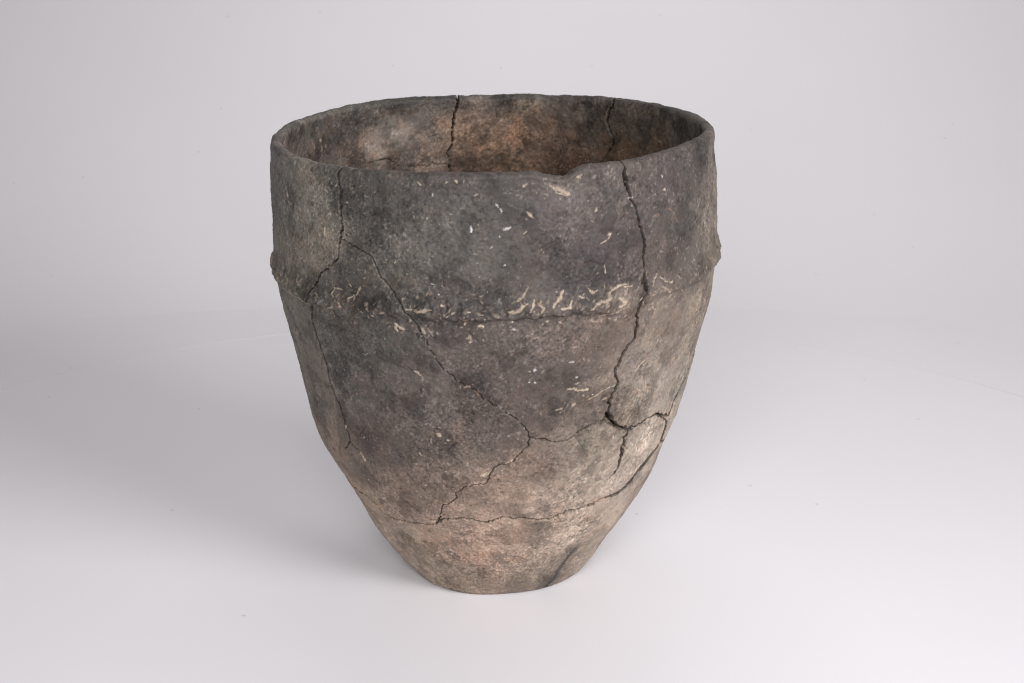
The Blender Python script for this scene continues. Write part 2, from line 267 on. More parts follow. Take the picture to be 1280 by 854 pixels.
FLECKS = [
 (0.96,'t',[(7.94,243.3),(6.55,237.2),(5.41,235.0)]),
 (1.34,'t',[(7.71,233.6),(6.1,230.3),(3.34,229.2)]),
 (0.8,'t',[(9.25,235.6),(8.97,232.5),(8.33,229.2)]),
 (0.8,'t',[(10.74,236.1),(10.28,233.0),(11.45,231.0),(10.77,228.1)]),
 (1.2,'t',[(16.19,240.2),(15.24,236.0),(13.67,231.5)]),
 (0.96,'t',[(18.16,234.1),(17.43,230.5),(15.51,229.8)]),
 (0.7,'t',[(22.39,240.3),(23.69,237.0),(24.98,238.5)]),
 (0.54,'t',[(19.88,236.2),(21.4,234.8)]),
 (0.75,'t',[(32.95,239.6),(30.38,239.3),(27.64,235.8)]),
 (0.54,'t',[(34.44,237.7),(32.09,238.0)]),
 (0.96,'t',[(27.66,232.6),(25.53,231.4),(22.48,227.8)]),
 (1.23,'t',[(28.18,236.2),(27.92,232.5),(26.63,229.1)]),
 (1.23,'t',[(30.42,231.6),(32.25,227.6),(30.57,226.3)]),
 (0.7,'t',[(34.85,222.1),(31.27,223.1),(28.47,222.5),(26.33,221.3)]),
 (0.96,'t',[(37.76,228.5),(36.78,227.0)]),
 (0.8,'t',[(42.4,242.5),(41.38,239.2),(40.74,234.9)]),
 (0.48,'t',[(43.1,239.6),(44.94,236.1),(46.84,234.5),(47.22,235.6)]),
 (0.59,'t',[(43.16,233.8),(45.0,231.6),(46.4,226.8)]),
 (0.48,'t',[(41.37,220.8),(42.94,217.9)]),
 (0.7,'t',[(25.5,267.1),(27.64,269.5),(28.46,273.0)]),
 (0.48,'t',[(26.79,253.7),(26.96,248.6)]),
 (0.59,'t',[(7.04,276.5),(7.73,277.7)]),
 (0.8,'t',[(-2.67,218.9),(-2.49,218.5)]),
 (0.59,'t',[(9.53,210.3),(10.0,210.9)]),
 (0.54,'t',[(8.4,187.5),(9.2,187.4)]),
 (0.54,'t',[(27.13,178.1),(27.99,178.3)]),
 (0.59,'t',[(38.99,177.0),(40.59,181.8),(41.76,184.0)]),
 (0.54,'t',[(12.26,221.1),(12.98,221.2)]),
 (0.54,'t',[(15.42,220.2),(16.06,219.3)]),
 (1.34,'t',[(13.13,304.8),(15.51,302.1),(17.93,298.7)]),
 (0.8,'t',[(14.54,300.5),(17.43,298.2)]),
 (1.34,'t',[(19.44,309.6),(20.69,309.9)]),
 (0.8,'t',[(21.45,311.3),(21.95,311.2)]),
 (1.07,'t',[(24.57,289.4),(24.21,287.1)]),
 (0.64,'t',[(22.41,294.6),(22.52,293.8)]),
 (0.7,'t',[(7.73,289.8),(9.13,286.0)]),
 (0.91,'t',[(27.64,272.0),(28.18,272.5)]),
 (0.54,'t',[(44.76,294.0),(45.49,293.5)]),
 (0.64,'t',[(6.84,304.9),(7.76,306.6)]),
 (0.54,'t',[(3.87,321.1),(4.33,320.5)]),
 (0.48,'t',[(9.29,311.0),(9.62,311.5)]),
 (0.8,'o',[(49.29,274.4),(50.12,272.1)]),
 (1.07,'o',[(41.13,278.9),(43.21,279.0)]),
 (0.8,'o',[(32.7,283.7),(33.41,284.2)]),
 (0.64,'o',[(50.25,289.2),(51.13,288.6)]),
 (0.67,'o',[(46.54,282.0),(47.71,280.2)]),
 (0.7,'w',[(25.6,313.4),(26.77,313.1)]),
 (0.8,'w',[(33.31,293.1),(34.49,293.3)]),
 (0.64,'w',[(34.19,288.1),(34.77,287.1)]),
 (0.64,'w',[(0.65,295.0),(2.01,290.1)]),
 (1.23,'w',[(2.46,279.2),(3.83,280.6)]),
 (0.43,'w',[(1.32,275.6),(1.54,274.4)]),
 (0.48,'w',[(44.46,303.5),(44.81,301.5)]),
 (0.43,'w',[(5.24,311.5),(5.42,311.1)]),
 (0.8,'w',[(2.23,279.8),(3.83,280.4)]),
 (0.54,'w',[(2.44,257.2),(2.9,257.4)]),
 (0.59,'w',[(9.63,188.3),(10.63,188.2)]),
 (0.64,'w',[(18.63,192.3),(19.94,192.1)]),
 (0.7,'w',[(4.52,217.4),(4.99,216.5)]),
 (0.48,'w',[(21.03,180.9),(21.48,180.8)]),
 (0.4,'w',[(25.4,201.6),(25.59,201.2)]),
 (0.48,'t',[(-44.01,271.3),(-44.77,267.4),(-43.97,264.8)]),
 (0.54,'t',[(-55.0,246.7),(-52.33,244.4)]),
 (0.4,'t',[(-57.19,251.0),(-56.56,251.6)]),
 (0.59,'t',[(-63.59,231.0),(-62.53,227.9),(-60.63,227.8)]),
 (0.7,'t',[(-55.92,234.4),(-56.58,230.2),(-55.27,227.9)]),
 (0.8,'t',[(-65.6,218.9),(-56.97,218.0),(-52.37,217.0)]),
 (0.59,'t',[(-41.19,233.6),(-38.36,233.7)]),
 (0.48,'t',[(-40.87,233.2),(-41.94,229.6),(-40.7,228.4)]),
 (0.7,'t',[(-32.79,238.5),(-33.99,232.6),(-36.36,229.5)]),
 (0.48,'t',[(-36.19,238.3),(-35.64,236.7)]),
 (0.54,'t',[(-32.05,243.5),(-31.63,244.3)]),
 (0.59,'t',[(-29.67,221.5),(-29.16,220.7)]),
 (0.43,'t',[(-43.07,219.1),(-42.12,213.9)]),
 (0.91,'t',[(-21.4,233.7),(-20.91,234.3)]),
 (0.86,'t',[(-20.76,228.1),(-17.03,227.6),(-14.27,229.0)]),
 (0.75,'t',[(-12.01,232.4),(-11.13,231.3)]),
 (0.64,'t',[(-10.75,225.3),(-8.95,228.6)]),
 (0.86,'t',[(-23.9,217.4),(-21.58,214.4)]),
 (0.86,'t',[(-23.74,215.6),(-23.11,212.6)]),
 (1.02,'t',[(-17.23,216.8),(-16.19,212.0)]),
 (0.43,'t',[(-15.63,215.9),(-14.37,211.2)]),
 (0.64,'t',[(-19.96,221.0),(-19.88,219.8)]),
 (0.8,'t',[(-6.83,219.7),(-5.94,222.2)]),
 (1.12,'t',[(-3.56,219.3),(-2.47,219.0)]),
 (0.59,'t',[(-6.49,210.5),(-5.59,211.8),(-5.18,208.7),(-7.42,207.2)]),
 (0.64,'t',[(-5.68,228.9),(-5.25,228.6)]),
 (0.43,'t',[(-23.31,256.9),(-23.51,255.7)]),
 (0.64,'t',[(-20.04,186.5),(-18.19,183.1)]),
 (0.43,'t',[(-40.95,222.1),(-43.01,220.4)]),
 (0.54,'t',[(-39.21,226.0),(-38.43,222.7)]),
 (0.54,'t',[(-47.69,227.2),(-46.62,225.9)]),
 (0.43,'t',[(-28.78,224.9),(-28.37,220.8)]),
 (0.43,'t',[(-30.88,225.9),(-30.14,223.8)]),
 (0.43,'t',[(-13.62,213.8),(-13.19,212.7)]),
 (0.48,'w',[(-20.58,249.7),(-20.3,249.7)]),
 (0.32,'w',[(-34.54,192.6),(-33.36,192.5),(-32.65,194.2)]),
 (0.37,'w',[(-27.02,206.2),(-26.72,206.1)]),
 (0.59,'w',[(-14.4,244.9),(-13.95,244.4)]),
 (0.48,'w',[(-5.36,278.2),(-4.93,277.6)]),
 (0.54,'w',[(-0.66,268.0),(-0.15,268.6)]),
 (0.48,'w',[(-12.86,238.7),(-12.51,238.4)]),
 (0.48,'t',[(-61.33,285.3),(-60.02,277.4)]),
 (0.7,'t',[(-42.48,280.1),(-41.69,280.0)]),
 (0.59,'t',[(-44.38,271.5),(-44.09,265.7)]),
 (0.48,'t',[(-54.6,278.9),(-54.1,277.9)]),
 (0.43,'t',[(-44.15,295.4),(-42.83,293.5)]),
 (0.64,'t',[(-17.82,307.2),(-16.46,304.6)]),
 (0.8,'t',[(-8.75,310.0),(-8.11,307.0)]),
 (0.64,'t',[(-4.25,299.9),(-3.61,300.4)]),
 (0.54,'t',[(-15.3,285.8),(-15.49,284.3)]),
 (0.43,'t',[(-31.38,295.7),(-30.97,294.6)]),
 (0.43,'t',[(-36.89,289.0),(-36.41,289.4)]),
 (0.43,'t',[(-31.68,284.5),(-31.47,284.4)]),
 (0.43,'t',[(-36.64,269.9),(-36.42,269.1)]),
 (0.48,'t',[(-42.48,301.8),(-41.86,302.6)]),
 (0.43,'t',[(-47.95,284.3),(-47.23,283.5)]),
 (0.43,'t',[(-40.26,298.0),(-39.78,299.3)]),
 (0.43,'t',[(-10.93,307.0),(-10.49,307.6)]),
 (0.7,'w',[(-19.97,309.1),(-19.33,309.0)]),
 (0.59,'w',[(-14.01,300.4),(-13.92,298.2)]),
 (0.67,'w',[(-5.14,281.4),(-4.93,278.0)]),
 (1.18,'t',[(-15.59,143.0),(-14.97,140.7)]),
 (0.91,'t',[(-17.49,138.2),(-17.38,135.1)]),
 (0.54,'t',[(-14.97,147.5),(-14.35,147.9)]),
 (0.54,'t',[(-12.91,138.7),(-12.3,138.4)]),
 (0.7,'t',[(-24.02,122.1),(-23.19,122.4)]),
 (0.64,'t',[(-21.6,126.8),(-20.97,124.5)]),
 (0.59,'t',[(-23.51,117.8),(-22.91,117.9)]),
 (0.8,'t',[(-13.31,120.9),(-12.86,119.7)]),
 (0.43,'t',[(-20.2,186.6),(-19.86,186.2)]),
 (0.48,'t',[(-18.67,183.7),(-17.84,182.2)]),
 (0.7,'t',[(-43.3,116.7),(-42.18,110.3)]),
 (0.8,'t',[(-47.41,133.0),(-46.88,130.5)]),
 (0.59,'t',[(-46.65,72.5),(-45.43,71.1)]),
 (0.48,'t',[(-53.76,111.8),(-52.91,112.2)]),
 (0.43,'t',[(-61.49,144.9),(-60.05,143.4)]),
 (0.48,'t',[(-58.71,120.0),(-57.63,117.7)]),
 (0.54,'t',[(-41.72,158.7),(-41.65,156.3)]),
 (1.07,'t',[(-3.23,112.4),(-1.74,114.5)]),
 (0.64,'t',[(3.79,123.4),(4.97,124.6)]),
 (0.43,'t',[(-44.56,94.6),(-44.32,93.7)]),
 (0.48,'t',[(-54.78,89.4),(-54.85,86.5)]),
 (0.48,'t',[(-40.19,129.4),(-39.6,130.3)]),
 (0.54,'o',[(-49.9,160.9),(-49.71,156.8)]),
 (0.37,'o',[(-18.42,173.7),(-17.96,173.6)]),
 (0.59,'o',[(-8.45,103.1),(-5.88,104.1),(-3.31,106.3)]),
 (0.54,'o',[(-36.27,93.5),(-35.59,91.7)]),
 (0.54,'o',[(-4.14,175.5),(-3.88,171.4)]),
 (0.54,'o',[(-7.52,177.4),(-6.03,177.5)]),
 (0.91,'t',[(19.13,172.8),(22.0,171.2),(25.36,171.2)]),
 (0.48,'t',[(25.27,163.5),(29.07,167.9),(33.15,170.3)]),
 (0.91,'t',[(29.71,161.7),(31.55,162.0)]),
 (0.59,'t',[(23.38,167.2),(23.89,166.6)]),
 (0.64,'t',[(16.37,158.6),(17.96,159.6)]),
 (0.54,'t',[(21.08,176.0),(22.22,176.5)]),
 (0.54,'t',[(26.99,177.7),(27.71,178.0)]),
 (1.18,'t',[(-3.96,112.4),(-1.97,114.5)]),
 (0.8,'t',[(36.71,128.6),(36.88,129.8)]),
 (0.64,'t',[(4.74,124.6),(3.1,121.8)]),
 (0.7,'t',[(35.5,120.3),(36.61,119.0)]),
 (0.8,'t',[(20.77,160.3),(21.67,161.8)]),
 (1.12,'o',[(34.29,80.1),(37.5,80.5),(41.43,80.2)]),
 (0.67,'o',[(27.94,121.5),(29.19,120.3)]),
 (0.59,'o',[(-4.32,105.6),(-2.8,106.3)]),
 (0.54,'w',[(10.08,179.0),(10.52,178.9)]),
 (0.64,'w',[(9.79,188.6),(10.51,188.5)]),
 (0.37,'w',[(21.11,180.7),(21.39,180.4)]),
 (0.43,'w',[(3.59,158.8),(3.9,158.6)]),
 (0.43,'w',[(7.83,148.1),(8.1,147.7)]),
 (0.43,'w',[(8.57,179.8),(9.0,179.5)]),
 (0.91,'t',[(5.73,34.3),(8.47,35.3)]),
 (0.59,'t',[(9.41,37.7),(10.68,38.3)]),
 (0.54,'t',[(-2.55,28.1),(-0.44,28.7)]),
 (0.8,'t',[(-23.14,69.8),(-21.55,69.3)]),
 (0.7,'w',[(-19.01,41.3),(-18.37,41.1)]),
 (0.54,'w',[(-18.91,44.7),(-18.4,44.3)]),
 (0.8,'o',[(-24.39,73.3),(-22.82,70.6)]),
 (0.8,'o',[(-19.17,53.5),(-17.87,46.8)]),
 (0.7,'o',[(-8.67,27.7),(-7.21,28.3)]),
 (0.8,'o',[(-0.03,96.9),(0.35,95.7)]),
]
INNER_FLECKS = [(1.24,'t',[(-118.54,294.0),(-118.49,292.3)]),(0.69,'t',[(-118.58,289.2),(-118.55,283.2),(-118.99,279.6)]),(0.66,'w',[(-159.22,284.3),(-159.82,286.0)]),(0.55,'w',[(-156.8,282.2),(-157.17,281.8)]),(0.83,'t',[(-147.05,271.2),(-147.87,270.7)]),(0.55,'t',[(-139.71,313.1),(-142.41,313.4)]),(0.55,'w',[(-146.64,309.4),(-146.97,308.6)]),(0.55,'w',[(-161.6,284.0),(-161.96,283.2)]),(0.69,'t',[(-164.21,272.2),(-164.79,270.0)]),(0.55,'t',[(-135.52,272.6),(-136.0,271.0)]),(0.83,'t',[(178.23,276.0),(177.31,275.3)]),(0.72,'t',[(136.75,315.3),(135.97,313.3)]),(1.1,'t',[(171.71,306.9),(169.21,307.9)]),(0.83,'t',[(168.89,306.4),(167.95,309.5)]),(0.66,'t',[(171.42,290.1),(170.8,289.4)]),(0.83,'t',[(-167.22,294.1),(-167.4,295.5)]),(0.55,'t',[(-173.82,262.6),(-174.4,262.9)]),(0.83,'o',[(172.98,283.9),(169.24,285.7),(166.1,286.5)]),(0.83,'o',[(164.84,285.4),(162.93,286.4)])]
PITS = [(-5.52,158.7,1.39,1.8),(1.9,98.1,1.6,1.5),(1.4,101.5,1.07,1.2),(38.36,238.8,2.35,7),(38.64,235.6,1.6,6),(31.53,145.9,2.41,7),(32.77,147.1,2.68,7),(30.53,145.2,1.6,5),(62.89,127.6,2.25,7),(-16.9,208.8,1.87,1.8),(-18.25,210.6,1.6,1.6),(-26.81,203.0,0.86,1),(-14.57,260.7,1.07,0.9),(-20.02,70.9,1.6,6),(36.45,166.4,0.96,1.2),(26.31,77.1,1.6,6),(13.2,138.4,1.07,2),(32.22,150.8,1.6,4),(-5.85,208.5,1.6,-0.6),(-5.46,209.0,1.07,1.0),(-11.76,244.3,0.8,0.8),(33.21,243.5,1.6,-0.5),(43.51,130.4,1.71,7),(42.53,125.6,1.6,7),(41.36,120.2,1.28,7),(32.91,303.3,1.6,7),(32.67,305.8,1.28,7),(48.0,133.5,1.39,6),(66.97,106.1,1.82,6),(62.03,101.8,1.6,6)]
CHIP = [(22.73,137.9),(24.47,141.4),(27.53,144.2),(30.53,145.2),(33.88,143.3),(36.98,137.5),(39.79,134.1),(42.58,132.2),(41.79,126.0),(40.67,118.2),(37.8,118.0),(34.15,120.7),(30.99,121.1),(28.59,120.4),(26.71,123.7),(24.91,130.5)]
CHIP_SMALL = [(43.79,133.2),(47.0,135.0),(48.32,131.5),(47.27,126.8),(45.6,121.8),(43.6,117.0),(41.76,113.8),(42.05,122.2)]
RIM_SPALL = [(10.23,312.6),(13.61,310.3),(16.69,308.9),(18.66,312.9),(20.85,314.9),(21.66,311.4),(20.63,305.8),(18.42,299.9),(16.08,298.9),(13.61,303.1),(11.53,307.2)]
SMOKE_STAIN = [(36.89,38.9),(35.86,30.1),(35.29,21.8),(33.73,14.0),(32.0,6.1),(30.63,0.1)]
CORDON = [(-72.95,218.2),(-60.13,219.1),(-51.35,218.5),(-43.85,219.5),(-36.8,218.8),(-31.23,219.0),(-25.83,221.1),(-19.94,223.1),(-14.82,222.2),(-9.85,222.0),(-4.98,221.5),(-0.9,221.9),(2.8,223.1),(10.82,223.9),(16.96,224.3),(21.57,223.4),(26.81,223.5),(33.63,222.7),(39.03,223.9),(47.46,226.3),(56.22,227.9),(68.18,229.1)]
OUTER_COLOURS = [(-66.23,288.4,138,131,124),(-52.43,279.6,182,173,154),(-46.13,262.0,152,143,125),(-53.13,243.0,157,147,128),(-34.86,296.6,68,65,62),(-28.13,288.8,58,55,52),(-17.9,305.5,59,55,53),(-10.31,306.5,65,59,58),(-10.34,287.2,79,75,71),(-14.18,267.2,91,87,82),(-3.03,263.3,83,79,75),(-3.0,280.4,75,70,67),(-28.36,268.8,80,76,72),(-37.92,242.7,63,60,57),(-33.16,232.9,46,43,41),(-46.78,228.0,78,74,70),(-22.1,248.2,70,67,63),(-10.48,238.0,56,51,50),(0.6,241.2,49,45,43),(4.3,297.3,46,42,41),(0.66,304.6,41,38,37),(15.48,291.3,79,68,68),(13.57,262.3,66,58,56),(7.94,253.2,57,52,50),(19.37,246.3,45,40,40),(27.67,293.5,69,60,57),(23.49,306.6,58,51,49),(25.49,264.6,49,42,43),(45.17,297.6,58,51,51),(60.03,306.6,58,53,52),(51.33,264.5,44,41,40),(68.15,276.7,120,106,96),(71.8,253.3,150,131,112),(59.25,239.4,72,64,60),(44.89,257.4,65,54,51),(34.39,251.7,49,42,42),(-59.51,201.2,147,140,125),(-59.7,178.4,152,139,123),(-46.31,198.4,113,107,100),(-37.1,203.4,73,69,65),(-40.02,173.8,91,84,80),(-27.89,196.5,80,76,72),(-18.82,205.1,62,58,56),(-10.96,201.3,70,61,59),(0.56,207.6,75,64,60),(11.99,206.6,76,64,58),(24.06,208.8,88,72,64),(30.36,217.2,106,87,76),(46.52,209.2,123,104,91),(63.1,204.3,192,164,139),(54.0,182.1,177,153,136),(49.4,162.3,228,200,176),(40.2,184.9,173,153,137),(66.07,150.6,213,192,167),(64.14,180.8,184,160,134),(-58.05,150.8,153,134,116),(-35.74,159.0,85,77,73),(-20.58,165.3,78,69,66),(-3.46,179.7,61,52,50),(8.56,179.2,58,49,47),(20.97,182.1,73,61,56),(26.47,163.1,93,78,69),(15.38,155.3,70,59,54),(4.77,145.5,64,53,50),(26.92,154.3,94,79,70),(-48.83,109.6,125,104,89),(-58.28,109.0,177,143,117),(-27.62,127.8,79,68,63),(-37.28,128.9,56,45,43),(-12.86,132.5,99,83,74),(-1.67,139.8,76,64,58),(7.39,115.2,134,104,87),(14.3,120.0,143,113,95),(24.99,110.0,251,212,180),(18.55,131.0,133,111,98),(34.14,105.5,258,222,190),(47.71,90.7,244,211,186),(50.56,120.3,316,280,243),(60.8,97.1,283,251,216),(57.99,127.0,260,226,196),(50.5,104.7,287,249,214),(28.41,132.0,159,136,115),(33.65,133.7,125,103,87),(-31.31,94.6,167,131,110),(-18.94,106.4,121,100,87),(-7.02,95.8,149,114,95),(5.39,95.8,187,146,121),(15.91,90.3,243,199,171),(-53.95,59.8,288,232,184),(-56.71,71.3,271,207,159),(-44.22,45.2,261,216,181),(-38.65,33.8,280,234,191),(-19.26,49.6,301,230,187),(-13.56,73.6,228,178,150),(-6.27,44.8,314,230,186),(-5.6,60.2,284,213,174),(6.31,60.2,287,219,180),(18.87,57.4,218,178,150),(36.51,57.0,383,324,275),(51.94,47.3,306,260,219),(53.6,60.2,298,253,214),(61.83,67.7,196,161,136),(-40.72,17.1,278,231,191),(-21.45,13.5,202,167,137),(-7.78,20.3,169,138,116),(13.45,10.6,141,117,100),(19.96,25.4,174,144,120),(32.47,11.4,110,91,78),(36.19,25.2,148,125,106),(46.77,21.1,212,178,150),(53.75,24.3,222,191,162),(7.52,32.5,206,164,136)]
INNER_COLOURS = [(-88.64,308.1,130,108,108),(-103.15,305.5,72,65,61),(-106.1,292.9,91,83,79),(-125.43,299.4,59,53,51),(-117.92,308.0,68,62,60),(-138.18,301.2,84,75,70),(-132.06,309.0,41,38,37),(-149.38,307.5,46,42,39),(-143.92,312.9,32,30,29),(-149.36,292.4,163,143,132),(-152.52,288.2,142,123,112),(-140.87,279.6,173,149,133),(-134.79,272.6,119,96,85),(-157.25,297.0,89,77,71),(-159.68,272.2,126,105,91),(-151.87,273.8,142,116,102),(-164.83,308.1,51,45,42),(-174.73,301.4,76,63,56),(-172.26,295.4,102,79,66),(-171.01,286.3,213,146,104),(-174.71,289.1,212,143,101),(-176.67,283.0,70,49,39),(179.15,278.0,214,136,93),(-174.69,276.9,179,118,83),(-177.14,267.5,79,54,40),(-169.73,264.8,81,57,44),(170.5,267.9,94,64,47),(172.98,283.2,153,102,75),(165.47,289.9,127,90,71),(162.93,278.0,82,58,45),(155.1,297.6,86,69,59),(149.72,280.5,72,56,46),(162.95,259.5,72,50,37),(144.0,300.0,62,54,48),(131.5,309.4,83,73,66),(131.67,291.7,74,63,54),(116.24,303.1,85,77,72),(98.16,305.0,99,93,90),(124.68,285.3,99,73,54),(138.15,277.6,91,65,47),(170.46,309.0,119,106,94),(179.12,308.6,56,49,45),(149.6,311.9,70,62,57),(160.3,311.9,60,53,49),(90.02,311.3,78,73,70)]
# ------------------------------------------------------------------ numeric helpers
rng = np.random.default_rng(7)
TABLE = rng.random(65536).astype(np.float32)


def value_noise(X, Y, Z, freq, seed):
    x = X * freq + 37.1 + seed * 5.3
    y = Y * freq + 91.7 + seed * 3.1
    z = Z * freq + 11.3 + seed * 7.7
    xi = np.floor(x).astype(np.int32); yi = np.floor(y).astype(np.int32); zi = np.floor(z).astype(np.int32)
    fx = (x - xi).astype(np.float32); fy = (y - yi).astype(np.float32); fz = (z - zi).astype(np.float32)
    fx = fx * fx * (3 - 2 * fx); fy = fy * fy * (3 - 2 * fy); fz = fz * fz * (3 - 2 * fz)

    def h(a, b, c):
        k = (a * 73856093) ^ (b * 19349663) ^ (c * 83492791) ^ (seed * 2654435)
        k = (k ^ (k >> 13)) * 1274126177
        return TABLE[(k ^ (k >> 16)) & 65535]
    with np.errstate(over='ignore'):
        c00 = h(xi, yi, zi) * (1 - fx) + h(xi + 1, yi, zi) * fx
        c10 = h(xi, yi + 1, zi) * (1 - fx) + h(xi + 1, yi + 1, zi) * fx
        c01 = h(xi, yi, zi + 1) * (1 - fx) + h(xi + 1, yi, zi + 1) * fx
        c11 = h(xi, yi + 1, zi + 1) * (1 - fx) + h(xi + 1, yi + 1, zi + 1) * fx
    return ((c00 * (1 - fy) + c10 * fy) * (1 - fz) + (c01 * (1 - fy) + c11 * fy) * fz) * 2 - 1


def fbm(P, freq, octaves, seed, gain=0.5, stretch=(1, 1, 1)):
    out = 0
    amp = 1.0
    tot = 0
    for k in range(octaves):
        out = out + amp * value_noise(P[..., 0] * stretch[0], P[..., 1] * stretch[1], P[..., 2] * stretch[2], freq, seed + k)
        tot += amp
        amp *= gain
        freq *= 2.03
    return out / tot


def smooth(a, b, x):
    t = np.clip((x - a) / (b - a), 0, 1)
    return t * t * (3 - 2 * t)


# ------------------------------------------------------------------ base form of the vessel
PZ = np.array(PROFILE_Z) / 1000
PL = np.array(PROFILE_LEFT) / 1000
PR = np.array(PROFILE_RIGHT) / 1000
RIM_T = np.radians(np.arange(-180, 181, 1))
RIM_H = np.array(RIM_HEIGHT) / 1000
FOOT_T = np.radians(np.arange(-180, 181, 4))
FOOT_D = np.array(FOOT_OFFSET) / 1000
LIP = 0.0042
FLOOR_Z = 0.014


def soft_interp(x, xp, fp):
    # smooth curve through the profile points (Catmull-Rom)
    n = len(xp)
    h = xp[1] - xp[0]
    u = np.clip((x - xp[0]) / h, 0, n - 1 - 1e-6)
    i = u.astype(np.int32)
    t = u - i
    p0 = fp[np.maximum(i - 1, 0)]; p1 = fp[i]; p2 = fp[np.minimum(i + 1, n - 1)]; p3 = fp[np.minimum(i + 2, n - 1)]
    return 0.5 * (2 * p1 + (p2 - p0) * t + (2 * p0 - 5 * p1 + 4 * p2 - p3) * t * t + (3 * p1 - p0 - 3 * p2 + p3) * t ** 3)


def radius(t, z):
    l = soft_interp(z, PZ, PL)
    r = soft_interp(z, PZ, PR)
    f = np.interp(t, FOOT_T, FOOT_D) * np.exp(-np.maximum(z, 0) / 0.012)
    return (l + r) / 2 + (r - l) / 2 * np.sin(t) + f


def thickness(z):
    return 0.0085 + 0.004 * smooth(0.26, 0.05, z)


# columns: fine over the front, coarser behind
front = np.radians(np.linspace(-98, 98, 1001))
back = np.radians(np.linspace(98, 262, 521))[1:-1]
TH = np.concatenate([front, back])
TH = np.where(TH > np.pi, TH - 2 * np.pi, TH)
order = np.argsort(TH)
TH = TH[order]
NC = len(TH)
rimh = np.interp(TH, RIM_T, RIM_H)
top = rimh - LIP

n_out, n_rim = 570, 15
rows_z = []      # nominal height of each row at each column
rows_r = []
kind = []
# underside: three rings
for f in (0.0, 0.5, 0.93):
    rows_z.append(np.full(NC, 0.0006 if f < 0.9 else 0.0002))
    rows_r.append(radius(TH, np.zeros(NC)) * f)
    kind.append(0)
for v in np.linspace(0, 1, n_out):
    z = v * top
    r = radius(TH, z)
    r = r - 0.0022 * (1 - smooth(0.0, 0.0032, z))      # worn edge of the foot
    rows_z.append(z); rows_r.append(r); kind.append(1)
wt = thickness(top)
for k in range(1, n_rim):
    a = math.pi * k / n_rim
    ca, sa = math.cos(a), math.sin(a)
    ca = math.copysign(abs(ca) ** 0.8, ca); sa = sa ** 0.8
    rows_z.append(top + LIP * sa)
    rows_r.append(radius(TH, top) - wt / 2 + wt / 2 * ca)
    kind.append(2)
inner_v = np.concatenate([np.linspace(0, 0.125, 170), np.linspace(0.13, 0.3, 42)])
inner_v = inner_v / inner_v[-1]
for v in inner_v:
    z = top - v * (top - FLOOR_Z - 0.004)
    rows_z.append(z)
    rr = radius(TH, z) - thickness(z)
    rows_r.append(rr - 0.006 * (1 - smooth(FLOOR_Z, FLOOR_Z + 0.02, z)))
    kind.append(3)
for f in (0.8, 0.4, 0.0):
    rows_z.append(np.full(NC, FLOOR_Z + 0.002))
    rows_r.append((radius(TH, np.full(NC, FLOOR_Z)) - 0.02) * f)
    kind.append(4)
ZR = np.array(rows_z)
RR = np.array(rows_r)
kind = np.array(kind)
NR = len(kind)
TT = np.broadcast_to(TH, ZR.shape)
S, C = np.sin(TH), np.cos(TH)
BASE = np.stack([RR * S, -RR * C, ZR], -1)
ZN = ZR * 1000.0          # nominal height in mm used to look things up
TD = np.degrees(TH)
outer_rows = np.where(kind == 1)[0]
rim_rows = np.where(kind == 2)[0]
inner_rows = np.where(kind == 3)[0]
BLOCKS = [(outer_rows[0], outer_rows[-1] + 1), (rim_rows[0], rim_rows[-1] + 1), (inner_rows[0], inner_rows[-1] + 1)]


def grid_normals(P):
    dv = np.empty_like(P)
    dv[1:-1] = P[2:] - P[:-2]
    dv[0] = P[1] - P[0]
    dv[-1] = P[-1] - P[-2]
    du = np.roll(P, -1, axis=1) - np.roll(P, 1, axis=1)
    n = np.cross(du, dv)
    l = np.linalg.norm(n, axis=-1, keepdims=True)
    return n / np.maximum(l, 1e-12)


NORMAL = grid_normals(BASE)
NORMAL[kind == 0] = (0, 0, -1)
NORMAL[kind == 4] = (0, 0, 1)


def window(t0, t1, z0, z1, block):
    """index ranges of a block that cover an angle and height range (degrees, mm)"""
    j0 = max(np.searchsorted(TD, t0) - 1, 0)
    j1 = min(np.searchsorted(TD, t1) + 1, NC)
    if j1 <= j0:
        return None
    zz = ZN[block[0]:block[1], (j0 + j1) // 2]
    m = np.where((zz > z0 - 4) & (zz < z1 + 4))[0]
    if len(m) == 0:
        return None
    return slice(block[0] + m[0], block[0] + m[-1] + 1), slice(j0, j1)


def seg_distance(a, b, sl, r_mm, k=1.08):
    t = TD[sl[1]][None, :]
    x = np.radians(t - a[0]) * r_mm
    y = (ZN[sl] - a[1]) * k
    bx = math.radians(b[0] - a[0]) * r_mm
    by = (b[1] - a[1]) * k
    L2 = bx * bx + by * by + 1e-9
    u = np.clip((x * bx + y * by) / L2, 0, 1)
    return np.hypot(x - u * bx, y - u * by), u


def local_radius(t, z):
    return float(radius(np.array([math.radians(t)]), np.array([min(max(z, 0), 318) / 1000]))[0]) * 1000


def unwrap(pts):
    out = [pts[0]]
    for p in pts[1:]:
        t = p[0]
        while t - out[-1][0] > 180:
            t -= 360
        while t - out[-1][0] < -180:
            t += 360
        out.append((t,) + tuple(p[1:]))
    return out


